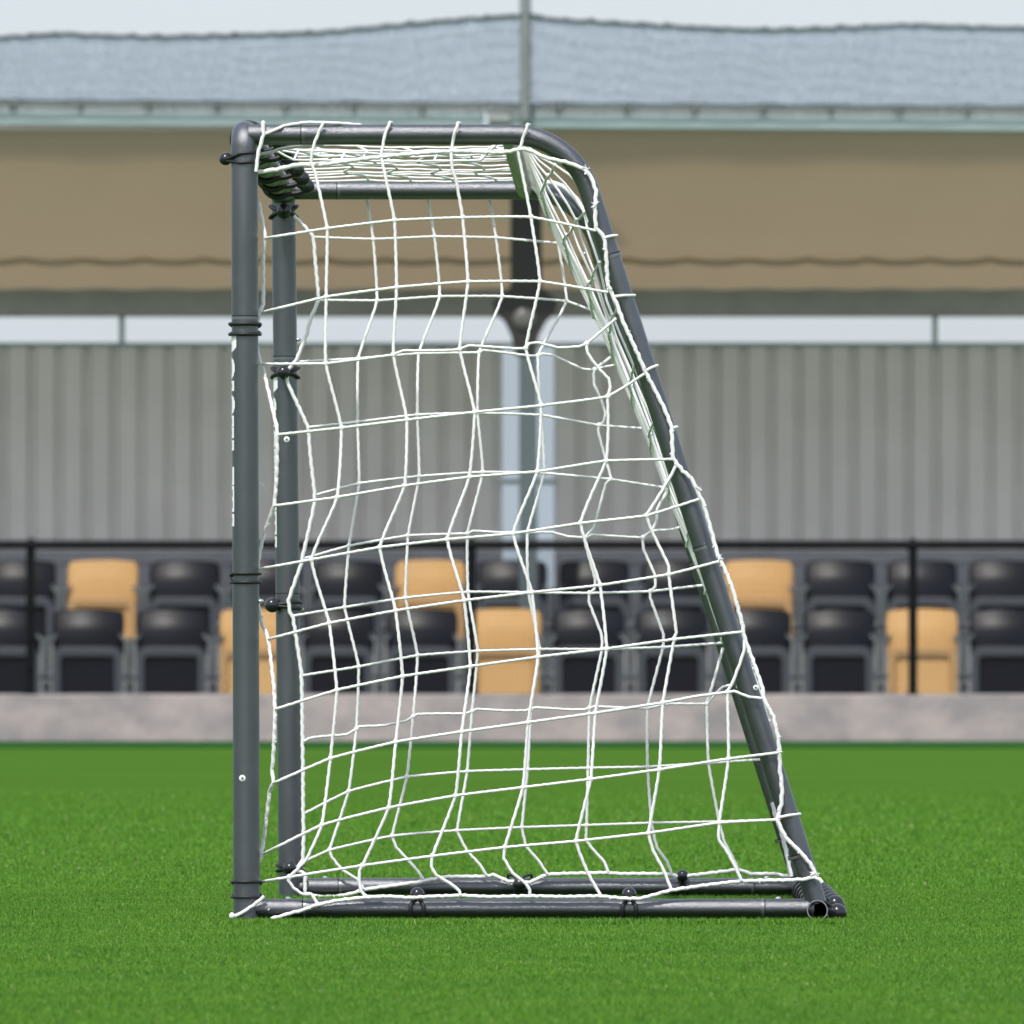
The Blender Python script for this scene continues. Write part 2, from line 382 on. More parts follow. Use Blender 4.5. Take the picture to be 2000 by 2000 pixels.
while x<xr:
    pts.append((x,NY,gz(197,x)-.010*abs(math.sin(math.pi*(x-PX(26,FY))/(133/F*FY))))); x+=.05
g.tube(pts,.008,6); part(g,'bottom_rope',M_rope,bn)
# single open mesh rising from the rope
g=MB(); x=xl; ztop=6.6
while x<xr:
    g.add([(x-.0009,NY+.01,ropez(x)),(x+.0009,NY+.01,ropez(x)),(x+.0009,NY+.01,ztop),(x-.0009,NY+.01,ztop)],[(0,1,2,3)]); x+=.040
z=4.9
while z<ztop:
    g.add([(xl,NY+.011,z-.0009),(xr,NY+.011,z-.0009),(xr,NY+.011,z+.0009),(xl,NY+.011,z+.0009)],[(0,1,2,3)]); z+=.040
part(g,'open_mesh',M_net,bn)
g=MB(); xx=PX(1026,FY-.12); g.tube([(xx,FY-.155,gz(232,xx)),(xx,FY-.155,6.8)],.041,14); g.ball((xx,FY-.155,6.8),.036,12,8)
mo=g.build('net_pole',mat('galvanised_pole',(.23,.25,.25),.5,.2,var=.08,vscale=6),smooth=True,loc=(xx,FY-.155,gz(232,xx)))
tag(mo,'thin grey pole rising above the middle of the canopy gutter','pole')

# ------------------------------------------------ barrier fence on the plinth edge
BFY=KY+.14
bf=thing('barrier_fence','low black barrier of thin posts and wire mesh before the seats','fence',(-1,BFY,.318))
g=MB(); zr=PZ(1064,BFY); g.tube([(XL,BFY,zr),(XR,BFY,zr)],.034,10); part(g,'top_rail',M_black,bf,smooth=True)
for px in (-1662,-801,60,921.5,1783,2644):
    xx=PX(px,BFY); g=MB(); g.box(xx-.032,xx+.032,BFY-.02,BFY+.02,.3185,zr+.03); g.ball((xx,BFY,zr+.02),.03,8,6)
    for zz in (.46,.66,.86): g.ball((xx,BFY-.022,zz+.25-.2),.018,8,6)
    g.box(xx-.05,xx+.05,BFY-.04,BFY+.04,.3182,.328)
    part(g,'fence_post',M_black,bf)
g=MB(); x=XL; th=.0019
while x<XR:
    g.add([(x-th,BFY,.32),(x+th,BFY,.32),(x+th,BFY,zr),(x-th,BFY,zr)],[(0,1,2,3)]); x+=.042
z=.35
while z<zr:
    g.add([(XL,BFY+.001,z-th),(XR,BFY+.001,z-th),(XR,BFY+.001,z+th),(XL,BFY+.001,z+th)],[(0,1,2,3)]); z+=.042
part(g,'wire_mesh',M_black,bf)

# ------------------------------------------------ tip up seats
M_sb=mat('black_seat_plastic',(.005,.006,.011),.34,spec=.22,var=.3,vscale=2.5)
M_sf=mat('dark_grey_seat_frame',(.058,.067,.08),.45)
M_in=mat('dark_seat_inset',(.008,.008,.013),.6,spec=.2)
M_leg=mat('grey_seat_standard',(.115,.13,.14),.45,.2,var=.15,vscale=8)
M_sy=mat('amber_seat_plastic',(.56,.325,.125),.55,spec=.3,var=.05,vscale=4)
M_sy2=mat('amber_seat_frame',(.47,.28,.12),.45)
M_sy3=mat('amber_seat_inset',(.64,.385,.155),.55)
def make_seat(yellow,W,name='stadium_seat'):
    """origin: floor between the standards; about W wide; faces -Y"""
    t=thing(name,'x','seat')
    mp_,mf,mi=(M_sy,M_sy2,M_sy3) if yellow else (M_sb,M_sf,M_in)
    hw=.256
    # curved backrest shell z .29-.59 with rounded top corners, belly forward in the middle
    g=MB(); vs=[];fs=[]; nx,nz=20,14; th=.022
    for side in (0,1):
        for j in range(nz+1):
            v=j/nz; z=.275+.32*v
            cut=0.0
            if v>.72: q=(v-.72)/.28; cut=.032*(1-math.sqrt(max(0,1-q*q)))
            hh=hw-cut-.008*(1-v)
            for i in range(nx+1):
                u=-1+2*i/nx; x=u*hh
                y=.07+.10*(v-.2)+.030*u*u -.016*math.exp(-((v-.5)/.3)**2)*(1-.3*u*u)+(th if side else 0)
                vs.append((x,y,z+ (.012*(1-u*u) if v>.5 else 0)))
    n=(nx+1)*(nz+1)
    for j in range(nz):
        for i in range(nx):
            a=j*(nx+1)+i; fs.append((a,a+1,a+nx+2,a+nx+1)); fs.append((n+a,n+a+nx+1,n+a+nx+2,n+a+1))
    for i in range(nx):
        a=nz*(nx+1)+i; fs.append((a,a+1,n+a+1,n+a)); fs.append((i+1,i,n+i,n+i+1))
    for j in range(nz):
        a=j*(nx+1); fs.append((a,a+nx+1,n+a+nx+1,n+a)); a+=nx; fs.append((a+nx+1,a,n+a,n+a+nx+1))
    g.add(vs,fs); part(g,'backrest',mp_,t,smooth=True)
    # folded pan: inverted U rim + recessed panel
    ow=.246; iw=.190; zt_=.335; zi=.275; 
    def arc(w,zt,r,n=6):
        p=[(-w,.005)]
        for k in range(n+1): a=math.pi-(math.pi/2)*k/n; p.append((-w+r+r*math.cos(a),zt-r+r*math.sin(a)))
        for k in range(n+1): a=math.pi/2-(math.pi/2)*k/n; p.append((w-r+r*math.cos(a),zt-r+r*math.sin(a)))
        p.append((w,.005)); return p
    A=arc(ow,zt_,.075); B=arc(iw,zi,.03); n=len(A); g=MB()
    Y0=-.035;Y1=.03
    vs=[(a,Y0,b) for a,b in A]+[(a,Y0,b) for a,b in B]+[(a,Y1,b) for a,b in A]+[(a,Y1,b) for a,b in B]; fs=[]
    for i in range(n-1):
        fs+=[(i,i+1,n+i+1,n+i),(2*n+i+1,2*n+i,3*n+i,3*n+i+1),(i+1,i,2*n+i,2*n+i+1),(n+i,n+i+1,3*n+i+1,3*n+i)]
    fs+=[(0,n,3*n,2*n),(n-1,2*n-1,4*n-1,3*n-1)]
    g.add(vs,fs); pan=part(g,'seat_pan',mf,t,bevel=.006)
    g=MB(); vs=[(a*.995,Y1-.035,b if b<.1 else b-.002) for a,b in B]+[(a*.995,Y1-.005,b if b<.1 else b-.002) for a,b in B]
    g.add(vs,[tuple(range(n-1,-1,-1)),tuple(range(n,2*n))]+[(i,i+1,n+i+1,n+i) for i in range(n-1)]); part(g,'pan_panel',mi,pan)
    for s in (-1,1):
        g=MB(); xo=s*(W/2-.002); xi=s*(W/2-.030)
        a,b=min(xo,xi),max(xo,xi)
        g.box(a,b,.0,.06,.001,.40); g.box(a,b,-.02,.09,.001,.02)
        g.ball((s*(W/2-.045),-.012,.135),.033,10,6,(1.2,.7,.9)); g.tube([(s*(W/2-.03),-.02,.135),(s*(ow-.01),-.02,.135)],.016,8)
        g.box(a,b,-.03,.05,.06,.10); g.tube([(s*(W/2-.02),.05,.36),(s*(hw-.03),.09,.42)],.012,6)
        part(g,'standard',M_leg,t,bevel=.004)
    return t
def dup(root,loc):
    r=root.copy(); COL.objects.link(r); r.location=loc
    for ch in root.children:
        c=ch.copy(); COL.objects.link(c); c.parent=r
        for gch in ch.children:
            d=gch.copy(); COL.objects.link(d); d.parent=c
    return r
ordn={1:'next',2:'second',3:'third',4:'fourth',5:'fifth'}
def row(x0,sp,Y,z,yel,rowname,names,lo,hi):
    W=sp/F*Y; pb=make_seat(False,W); py_=make_seat(True,W); used={False:False,True:False}
    for k in range(lo,hi):
        y=k in yel; p=x0+sp*k; src=py_ if y else pb
        loc=(PX(p,Y),Y,z)
        if used[y]: o=dup(src,loc)
        else: o=src; o.location=loc; used[y]=True
        if y: lb='amber seat in %s row, %s'%(rowname,names[yel.index(k)][1])
        else:
            j=min(yel,key=lambda q:(abs(q-k),q)); d=k-j
            lb='black seat in %s row, %s %s the %s'%(rowname,ordn[abs(d)],'right of' if d>0 else 'left of',names[yel.index(j)][0])
        o['label']=lb; o['category']='seat'; o['group']='tip up seats in the stand'
FRY=76.35; RRY=77.75
bpy.context.view_layer.update()
row(8.5,163,FRY,.320,[3,6,11],'front',[('amber one behind the goal posts','showing between the two goal posts'),('amber one behind the net','behind the middle of the goal net'),('amber one crossed by fence post','crossed by the black fence post right of the goal')],-1,14)
row(38.5,160.3,RRY,RZ+.002,[1,5,9],'rear',[('amber one left of the goal','left of the goal'),('amber one behind the net','seen through the goal net'),('amber one right of the goal','just right of the slanted goal bar')],-1,14)

# ------------------------------------------------ the goal
gx=PX(481,D1)
goal=thing('football_goal','dark grey steel football goal with white net and black ball ties','goal',(gx,D1,0))
RP=.0200; RR=.01535
def ring(mb,c,ax,R,w,n=32):
    c=Vector(c); ax=Vector(ax).normalized(); mb.tube([c-ax*w/2,c+ax*w/2],R,n)
def joint(parent,c,ax,R,side=1):
    ax=Vector(ax).normalized()
    g=MB(); ring(g,c,ax,R+.00025,.0014); part(g,'joint_gap',M_gap,parent,smooth=False)
    g=MB(); c2=Vector(c)+ax*side*.0035; ring(g,c2,ax,R+.00035,.004); part(g,'joint_lip',mat_lip,parent,smooth=True)
mat_lip=mat('worn_tube_lip',(.19,.20,.21),.35,.6)
def post(D,topx,botx,topy,jy,low):
    zt_=PZ(topy,D); a=P(topx,topy,D); b=Vector((PX(botx,D),D,-.004))
    def at(py):
        z=PZ(py,D); t=(z-b.z)/(a.z-b.z); return b.lerp(a,t)
    g=MB(); J=at(jy); g.tube([b,at(low) if False else b.lerp(J,.5),J],RP,40)
    # rounded hollow foot edge
    p=part(g,'post',M_tube,goal,smooth=False)
    for f in p.data.polygons: f.use_smooth=len(f.vertices)==4
    return p,at
pn,atn=post(D1,477.5,481.8,288,618,1120)
pf,atf=post(D2,553.8,567.8,398,697,1159)
# corner pieces with bend and crossbar
xcn,xcf=atn(288),atf(398)
Rb=.021
def corner(at,jy,topy,D,sgn):
    J=at(jy)+Vector((0,0,.0012)); T=at(topy)
    pts=[J,J.lerp(T,.5),T]
    for k in range(1,9):
        a=math.pi/2*k/8
        pts.append(Vector((T.x,D+sgn*Rb*(1-math.cos(a)),T.z+Rb*math.sin(a))))
    pts.append(Vector((T.x,D+sgn*(Rb+.16),T.z+Rb)))
    g=MB(); g.tube(pts,RP,40); o=part(g,'corner_bend',M_tube,goal)
    for f in o.data.polygons: f.use_smooth=len(f.vertices)==4
    return o,pts[-1]
c1,e1=corner(atn,618,288,D1,1); c2,e2=corner(atf,697,398,D2,-1)
g=MB(); g.tube([e1,e1.lerp(e2,.5),e2],RP*.985,40); xb=part(g,'crossbar',M_tube,goal)
for f in xb.data.polygons: f.use_smooth=len(f.vertices)==4
joint(xb,e1,(0,1,0),RP,-1); joint(xb,e2,(0,1,0),RP,1)
joint(pn,atn(618)+Vector((0,0,.0006)),(0,0,-1),RP); joint(pf,atf(697)+Vector((0,0,.0006)),(0,0,-1),RP)
g=MB(); ring(g,atf(1159),(0,0,1),RP+.0002,.0015); part(g,'joint_gap',M_gap,pf)
# side rails with the large rear bend
def rail_path():
    pts=[(486,263),(700,263),(1001,263)]
    cxy=(1001,420.5); R=157.5
    for k in range(1,15):
        a=math.radians(72.3)*k/14; pts.append((cxy[0]+R*math.sin(a),cxy[1]-R*math.cos(a)))
    x,y=pts[-1]
    L=[(1190+.319*(yy-495),yy) for yy in (600,800,1000,1250,1500,1765)]
    # align start of the straight to the arc end
    return pts+L
RPth=rail_path()
FLy=lambda y:.9*y+.1*CY
def side(D,near):
    def W(p): return P(p[0],p[1],D1)+Vector((0,D-D1,0))
    off=Vector((0,0,0)) 
    g=MB(); pts=[W(p) for p in RPth]
    if not near: pts[0].x=atf(420).x
    g.tube(pts,RR,32); o=part(g,'side_rail',M_tube,goal)
    for f in o.data.polygons: f.use_smooth=len(f.vertices)==4
    joint(o,W((588,263)),(1,0,0),RR)
    sd_=Vector((.319,0,-1)).normalized()
    joint(o,W((1190+2,497)),sd_,RR); joint(o,W((1371,1066)),sd_,RR); joint(o,W((1557,1668)),sd_,RR)
    for (a,b) in ((1476,1343),):
        if near:
            g=MB(); c=W((a,b))+Vector((0,-RR,0)); g.ball(c+Vector((0,.0008,0)),.0042,14,8,(1,.45,1)); s_=part(g,'screw',M_white,o,smooth=True)
            g=MB(); g.ball(c+Vector((0,-.0010,0)),.0017,8,6,(1,.3,1)); part(g,'screw_socket',M_pit,s_)
    g=MB(); q=[W((488,1775)),W((1000,1775)),W((1590,1775))]; g.tube(q,RR*.985,32); r=part(g,'ground_rail',M_tube,goal)
    for f in r.data.polygons: f.use_smooth=len(f.vertices)==4
    joint(r,W((591,1775)),(1,0,0),RR); joint(r,W((1494,1775)),(-1,0,0),RR)
    for xx in (562,1520):
        g=MB(); g.ball(W((xx,1755))+Vector((0,.004,0)),.0042,12,8,(1,1,.7)); part(g,'screw',M_screw,r,smooth=True)
    g=MB(); g.ball(W((1350,770)) if False else W((1334,1010)),.004,8,6); 
    return o,r
s1,r1=side(D1,True); s2,r2=side(D2,False)
for W_,par in ((P(1143,495,D2)+Vector((0,0,0)),s2),(P(1360,1126,D2),s2),(P(1543,1678,D2),s2)):
    g=MB(); g.ball(W_,.0045,12,8,(1,1,.7)); part(g,'screw',M_screw,par,smooth=True)
# rear bars running in depth
def ypipe(name,px,py,R,ya,yb,hollow=False):
    c=P(px,py,D1); g=MB(); n=40; vs=[];fs=[]
    Rs=[(R,ya),(R,yb)]+([(R-.0013,yb),(R-.0013,ya)] if hollow else [])
    if not hollow:
        g.tube([(c.x,ya,c.z),(c.x,(ya+yb)/2,c.z),(c.x,yb,c.z)],R,n); o=part(g,name,M_tube,goal)
    else:
        for r_,y_ in Rs: vs+=[(c.x+r_*math.cos(2*math.pi*k/n),y_,c.z+r_*math.sin(2*math.pi*k/n)) for k in range(n)]
        for a in range(4):
            b=(a+1)%4
            for k in range(n):
                k2=(k+1)%n; fs.append((a*n+k,b*n+k,b*n+k2,a*n+k2))
        g.add(vs,fs); o=part(g,name,M_tube,goal)
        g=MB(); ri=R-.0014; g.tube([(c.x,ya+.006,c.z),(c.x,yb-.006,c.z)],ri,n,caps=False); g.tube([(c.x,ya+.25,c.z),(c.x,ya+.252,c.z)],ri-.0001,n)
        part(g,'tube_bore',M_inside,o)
        g=MB()
        vs=[];fs=[]
        for r_ in (R+.0001,R-.0015): vs+=[(c.x+r_*math.cos(2*math.pi*k/n),ya-.0006,c.z+r_*math.sin(2*math.pi*k/n)) for k in range(n)]
        for k in range(n): k2=(k+1)%n; fs.append((k,k2,n+k2,n+k))
        g.add(vs,fs); part(g,'cut_edge',M_joint,o)
    for f in o.data.polygons: f.use_smooth=True
    return o,c
rg,rgc=ypipe('rear_ground_bar',1596,1777.5,RR+.0002,D1-.022,D2+.022,True)
rt,rtc=ypipe('rear_top_bar',995,264,.0135,D1+.004,D2-.004)
joint(rt,(rtc.x,D1+1.45,rtc.z),(0,1,0),.0135)
# screws on posts
for at,par,py,dx in ((atn,pn,1520,-.005),(atf,pf,859,.002)):
    D=at(py).y; c=at(py)+Vector((dx,-math.sqrt(RP*RP-dx*dx),0))
    g=MB(); g.ball(c,.0052,16,8,(1,.4,1)); s_=part(g,'screw',M_white,par,smooth=True)
    g=MB(); g.ball(c+Vector((0,-.0016,0)),.0022,8,6,(1,.4,1)); part(g,'screw_socket',M_pit,s_)
for at,par,py in ((atn,pn,1174),(atf,pf,1190),(atf,pf,663)):
    g=MB(); g.ball(at(py)+Vector((RP+.002,.0,0)),.004,10,8,(1.3,1,.8)); part(g,'screw',M_screw,par,smooth=True)
# white vertical lettering on the front face of both posts (its near edges show)
GL=[(655,693.5,52,'a'),(698,740,42,'o'),(744,764,38,'s'),(771,810,42,'o'),(812,834,36,'s'),(835,856,36,'s'),(860,880,36,'s'),(912,947,36,'l'),(949,1000,36,'e'),(1004,1028,36,'s')]
def letters(at,par,scale,shift):
    D=at(900).y; g=MB(); R=RP+.0004
    for (ya,yb,ph,kind) in GL:
        n=14; m=16
        for i in range(n):
            t0,t1=i/n,(i+1)/n
            for j in range(m):
                s0,s1=-1+2*j/m,-1+2*(j+1)/m; sc=(s0+s1)/2; tc_=(t0+t1)/2
                e=abs(2*tc_-1)
                keep=True; lim=1.0
                if kind=='o': lim=math.sqrt(max(0,1-e**3)); keep=(abs(sc)<=lim) and not (abs(sc)<.35 and e<.6)
                elif kind=='a': keep=(tc_<.65 or sc<1-(tc_-.65)*3) and not (abs(sc)<.3 and .3<tc_<.9)
                elif kind=='s': keep=not(abs(sc)<.55 and .25<tc_<.75)
                elif kind=='l': keep=abs(sc)>.55 or tc_>.85
                elif kind=='e': keep=abs(sc)>.6 or tc_<.12 or tc_>.88 or .45<tc_<.55
                if not keep: continue
                q=[]
                for (t,s) in ((t0,s0),(t0,s1),(t1,s1),(t1,s0)):
                    py=ya+(yb-ya)*t; c=at(CY-(CY-(py*scale+shift))) 
                    a=math.radians(ph*s); q.append((c.x-R*math.cos(a),c.y-R*math.sin(a),c.z))
                g.add(q,[(0,1,2,3)])
    part(g,'lettering',M_white,par)
letters(atn,pn,1,0); letters(atf,pf,.89,737-655*.89)

# ------------------------------------------------ black ball ties
def tie(c,ax,bd,R,spread,parent=goal,rb=.0098,gap=.001,r=.0023,tilt=0):
    c=Vector(c); ax=Vector(ax).normalized(); bd=Vector(bd); bd=(bd-ax*bd.dot(ax)).normalized(); cr=ax.cross(bd)
    g=MB()
    for s in (-1,1):
        pts=[]; n=36
        for k in range(n):
            a=2*math.pi*k/n; w=(1-math.cos(a))/2
            rad=R+r+gap*0+ (.006+gap)*max(0,math.cos(a))**10
            pts.append(c+bd*math.cos(a)*rad+cr*math.sin(a)*rad+ax*(s*(.0015+spread*min(1,w*2.2))+tilt*math.cos(a)))
        g.tube(pts,r,8,closed=True)
    o=part(g,'bungee_tie',M_rub,parent,smooth=True)
    g=MB(); bc=c+bd*(R+rb*.8+gap); g.ball(bc,rb,20,12); g.tube([bc-bd*rb*1.25,bc-bd*rb*.6],.0045,12)
    part(g,'tie_ball',M_ball,o,smooth=True)
    return o
Zx=(0,0,1)
tie(atn(310),Zx,(-1,.15,0),RP,.0055,tilt=-.002)
tie(atn(643),Zx,(.1,1,0),RP,.0062,r=.0028)
tie(atn(1129),Zx,(-.5,1,0),RP,.005,r=.0024)
tie(atn(1737),Zx,(0,1,0),RP,.0100,r=.0022)
tie(atf(414),Zx,(.05,-1,0),RP,.0085,rb=.0125,r=.0028,gap=.001)
tie(atf(728),Zx,(-.08,-1,0),RP,.0068,rb=.0115,r=.0027,gap=.001)
tie(atf(1182),Zx,(-.85,-.6,0),RP,.0035,rb=.0125,r=.0028,gap=.001)
tie(atf(1695),Zx,(0,-1,0),RP,.0038,rb=.0115,r=.0028,gap=.001)
for xx,s in ((815,.0085),(1229,.0085)):
    c=P(xx,1775,D1); tie(c,(1,0,0),(0,.15,1),RR,s,rb=.0108,gap=-.002,r=.0030)
c=P(1015,1729,D2); tie(c,(1,0,0),(0,-1,.1),RR,.018,rb=.011,gap=.002); c=P(1333,1729,D2); tie(c,(1,0,0),(0,-.8,.7),RR,.006,rb=.0105)
c=e1
for Dd in (16.36,16.62,16.9,17.18,17.46,17.72):
    tie((e1.x+(e2.x-e1.x)*(Dd-D1)/1.8,Dd,e1.z+(e2.z-e1.z)*(Dd-D1)/1.8),(0,1,0),(1,0,-.12),RP,.003,rb=.0125,gap=.018,r=.0042)
for k in range(7):
    Dd=16.32+k*.235
    tie((rgc.x,Dd,rgc.z),(0,1,0),(1,0,-.2 if k<1 else .05),RR,.004,rb=.0145-.0003*k,gap=.006,r=.002)

# ------------------------------------------------ net
def noise1(a,b): return math.sin(a*.013+b*.021)*.5+math.sin(a*.031-b*.017+1.3)*.5
def Yn(x,y):
    v=D1-.021+.004*noise1(x,y)
    if x<545: v+= .05*min(1,(545-x)/30)
    if 262<y<300 and x>545: v=D1-.019
    return v
def Yf(x,y):
    v=D2-.026+.004*noise1(y,x)
    if x>600 and y<560: v=D2+.026
    elif x>600 and y<760: v=D2+.026-.052*(y-560)/200
    return v
def cord(mb,pts,r,Yfun,step=7,wob=.35):
    P3=[]
    sp=spline(pts,step)
    for i,q in enumerate(sp):
        x,y=float(q[0]),float(q[1]); 
        if 0<i<len(sp)-1: x+=wob*math.sin(i*1.9+y*.3); y+=wob*math.cos(i*2.3+x*.2)
        P3.append(P(x,y,Yfun(x,y)))
    rs=[r*(1+.06*math.sin(i*2.1)) for i in range(len(P3))]
    mb.tube(P3,rs,7)
def knots(mb,nodes,r,Yfun):
    for (x,y) in nodes: mb.ball(P(x,y,Yfun(x,y)),r,8,6,(1.15,.9,1.25))
def fuzz(mb,pts,Yfun,r=.0007,every=3,ln=7):
    for i,q in enumerate(spline(pts,9)):
        if i%every: continue
        x,y=float(q[0]),float(q[1]); a=random.uniform(0,6.28); 
        p=P(x,y,Yfun(x,y)-.002); q2=P(x+ln*random.uniform(.5,1)*math.cos(a),y+ln*random.uniform(.5,1)*math.sin(a),Yfun(x,y)-.003)
        mb.tube([p,q2],[r*1.8,r],5)
def web(mb,pts_list,Yfun,r):
    pass
N={ # near side net rows (left border first)
1:[(518,465),(639,446),(770.6,430),(903.5,424.6),(1037,423.6),(1164,450.5)],
2:[(507,611),(637,579.7),(774.7,561),(914,550),(1054.7,549.7),(1188,571)],
3:[(512,711),(636,710),(768,693),(898,682),(1027,680),(1146,671),(1204,621.5)],
4:[(541,849),(667,835.6),(794.7,820),(927,805),(1057,792),(1187,774.6),(1261,729)],
5:[(535,988),(659,971),(790.6,948.5),(917,931.5),(1049.5,921),(1184,900),(1315.7,896.7)],
6:[(498,1113),(608,1093),(741.6,1069),(873.5,1053.6),(1002,1042),(1133.5,1022),(1263,1007),(1368.5,974)],
7:[(525,1248),(643,1217),(772.7,1192.5),(906.7,1172.7),(1039,1157),(1172,1143),(1306,1122),(1405.8,1096)],
8:[(538,1385),(658,1347.7),(786.4,1320.7),(918.7,1301.5),(1051,1283),(1185,1267),(1316.7,1248.5),(1450,1234)],
9:[(533,1530),(645.6,1481),(773,1449),(902,1429),(1031.5,1411),(1163,1392.6),(1294.6,1372.5),(1421,1352),(1491,1364)],
10:[(502,1674),(629,1611),(759.5,1577.5),(890,1554),(1021.5,1538),(1154,1521.7),(1288,1503),(1423,1482),(1521,1470)],
11:[(500,1724),(565,1713),(708,1690.5),(844.5,1672),(986,1655),(1125,1643),(1267,1627),(1404.5,1607),(1518,1601)]}
Rr=dict(N)
rowpts={k:list(v) for k,v in N.items()}
# slack bits inside rows
rowpts[3]=[(512,711),(636,710),(768,693),(786,685),(820,685),(880,684),(898,682),(915,675),(950,677),(1010,681),(1027,680),(1034,671),(1050,669),(1090,679),(1130,677),(1146,671),(1182,641),(1204,621.5)]
rowpts[9]=rowpts[9][:7]+[(1360,1360),(1421,1352),(1434,1350),(1462,1361),(1491,1364)]
cols={
'B':[(632,240),(624,256),(613,283),(607,316),(615,335),(639,446),(637,579.7),(636,710),(667,835.6),(659,971),(608,1093),(643,1217),(658,1347.7),(645.6,1481),(629,1611),(598,1680),(565,1713),(563,1719),(573,1734),(592,1747),(608,1746),(621,1767)],
'C':[(762,240),(752,262),(748,283),(744,303.5),(750,332),(770.6,430),(774.7,561),(768,693),(794.7,820),(790.6,948.5),(741.6,1069),(772.7,1192.5),(786.4,1320.7),(773,1449),(759.5,1577.5),(708,1690.5),(702,1700),(702,1723),(705,1740),(716,1751),(745,1751)],
'D':[(895,241),(887,262),(883,287),(881,300),(883,328),(891,353),(903.5,424.6),(914,550),(898,682),(927,805),(917,931.5),(873.5,1053.6),(906.7,1172.7),(918.7,1301.5),(902,1429),(890,1554),(844.5,1672),(842,1692),(852,1709),(883,1728),(897,1740),(899,1749)],
'E':[(1031,244),(1024,262),(1017,285),(1011,292),(1019.5,334.6),(1037,423.6),(1054.7,549.7),(1027,680),(1057,792),(1049.5,921),(1002,1042),(1039,1157),(1051,1283),(1031.5,1411),(1021.5,1538),(986,1655),(984,1676),(1001,1705),(1025.6,1724.6),(1035,1738),(1035,1749)],
'F':[(1146,671),(1147,688),(1157,704),(1172,723),(1188,739),(1192.5,756),(1187,774.6),(1188,840),(1184,900),(1133.5,1022),(1172,1143),(1185,1267),(1163,1392.6),(1154,1521.7),(1125,1643),(1148,1705),(1172.7,1748)],
'G':[(1322,907),(1308,933),(1285,972),(1263,1007),(1273,1037),(1306,1105),(1306,1122),(1321,1235),(1316.7,1248.5),(1294.6,1372.5),(1288,1503),(1267,1627),(1275,1660),(1296,1699),(1311,1737)],
'H':[(1454,1250),(1453,1270),(1448,1288),(1431,1333),(1421,1352),(1423,1482),(1404.5,1607),(1404,1640),(1420,1663),(1438,1697),(1448,1720)]}
border_R=[(627,322),(690,313),(752,305.6),(800,301),(883,295),(982,298),(1017,291),(1034,293),(1065,307.7),(1110.6,318),(1140,330),(1152,341),(1164,372),(1162,407),(1164,444),(1180,464),(1184,499),(1187,557),(1197,578),(1207,599),(1215,624),(1246,692),(1261,727),(1279.5,762),(1298,799),(1311.5,834.6),(1314.7,894.7),(1333,919.5),(1350,934),(1363,961),(1372.6,979.5),(1387,1029),(1401.6,1083),(1412,1103.6),(1430.6,1149),(1439,1180),(1449,1215),(1454,1245),(1474.7,1302),(1489,1343.5),(1493,1368),(1510,1399),(1520,1441),(1523,1472),(1523,1499),(1527.5,1540),(1526,1571),(1518,1600),(1534,1635),(1562,1663),(1586,1691.5),(1592,1712)]
border_L=[(505.6,394.6),(518,463),(514,490),(514,593),(507,612),(497,655),(507,705),(513,717),(532.5,800),(541,838),(541,900),(539,950),(535,988),(517,1040),(508,1075),(499,1140),(510,1213),(520,1236),(525,1255),(534.6,1339.5),(537,1390),(534,1468),(531,1509),(534,1529),(527,1542),(517,1625),(509,1675),(499,1700),(502,1745)]
bottom=[(454,1790),(470,1785),(500,1764),(516,1750.5)]
bottom2=[(530,1795),(560,1786),(590,1778),(622,1767),(660,1759),(705.7,1753.6),(755,1751),(799,1753.6),(850,1751),(899,1749.5),(960,1752),(1034,1750.5),(1100,1752),(1172.7,1750.5),(1215.5,1755),(1252,1755),(1311,1739),(1380,1729),(1448.5,1721),(1549,1719),(1575,1717),(1591,1713),(1601,1718),(1606,1724)]
def Yb(x,y): return D1-.0215
CR=.00222
g=MB()
for k in rowpts:
    cord(g,rowpts[k],CR,Yn); knots(g,N[k][1:-1],.0037,Yn)
for k in cols: cord(g,cols[k],CR*1.12,Yn,wob=.45)
part(g,'side_net',M_cord,goal,smooth=True)
g=MB()
cord(g,border_R,CR*1.45,Yn,wob=.9); fuzz(g,border_R[14:],Yn,every=2)
cord(g,border_L,CR*1.35,Yn,wob=.8); fuzz(g,border_L,Yn,every=5,ln=6)
cord(g,bottom,CR*1.3,Yb,wob=.8); cord(g,bottom2,CR*1.35,Yb,wob=.8); fuzz(g,bottom+bottom2,Yb,every=5,ln=6)
g.ball(P(453,1789,D1-.024),.0045,8,6,(1,1,1.2))
# knots of rope and rail loops
cord(g,[(514,238),(513,250),(515,262),(508,285),(504,300),(500,335)],CR*1.3,lambda x,y:D1-.019,wob=.6)
g.ball(P(514,240,D1-.006),.0035,8,6)
cord(g,[(514,262),(530,257),(555,245.5),(597,239),(632,239.5),(670,241),(700,244),(722,249)],CR*1.15,lambda x,y:(D1-.010 if y<246 else D1-.017) if x<650 else D1-.010+.022*(x-650)/60)
cord(g,[(500,302),(530,297),(551,290),(600,285),(632,284)],CR*1.1,lambda x,y:D1+.03)
cord(g,[(500,337),(540,331),(580,322),(627,322)],CR*1.6,lambda x,y:D1+.0,wob=.8)
for a,b in (((1181,464),(1205,460)),((1200,579),(1240,577)),((1263,723),(1284,714)),((1316,836),(1323,834)),((1519,1597),(1563,1590))):
    P3=[P(a[0],a[1],D1-.021),P((a[0]+b[0])/2,(a[1]+b[1])/2-1,D1-.020),P(b[0],b[1],D1-.004),P(b[0]-2,b[1],D1+.008)]
    g.tube(P3,CR*1.05,7)
for (x,y) in ((762,240),(895,241),(1031,244),(632,240)):
    g.tube([P(x-2,y,D1-.012),P(x,y-1,D1-.004),P(x+3,y,D1+.008)],CR*1.15,7)
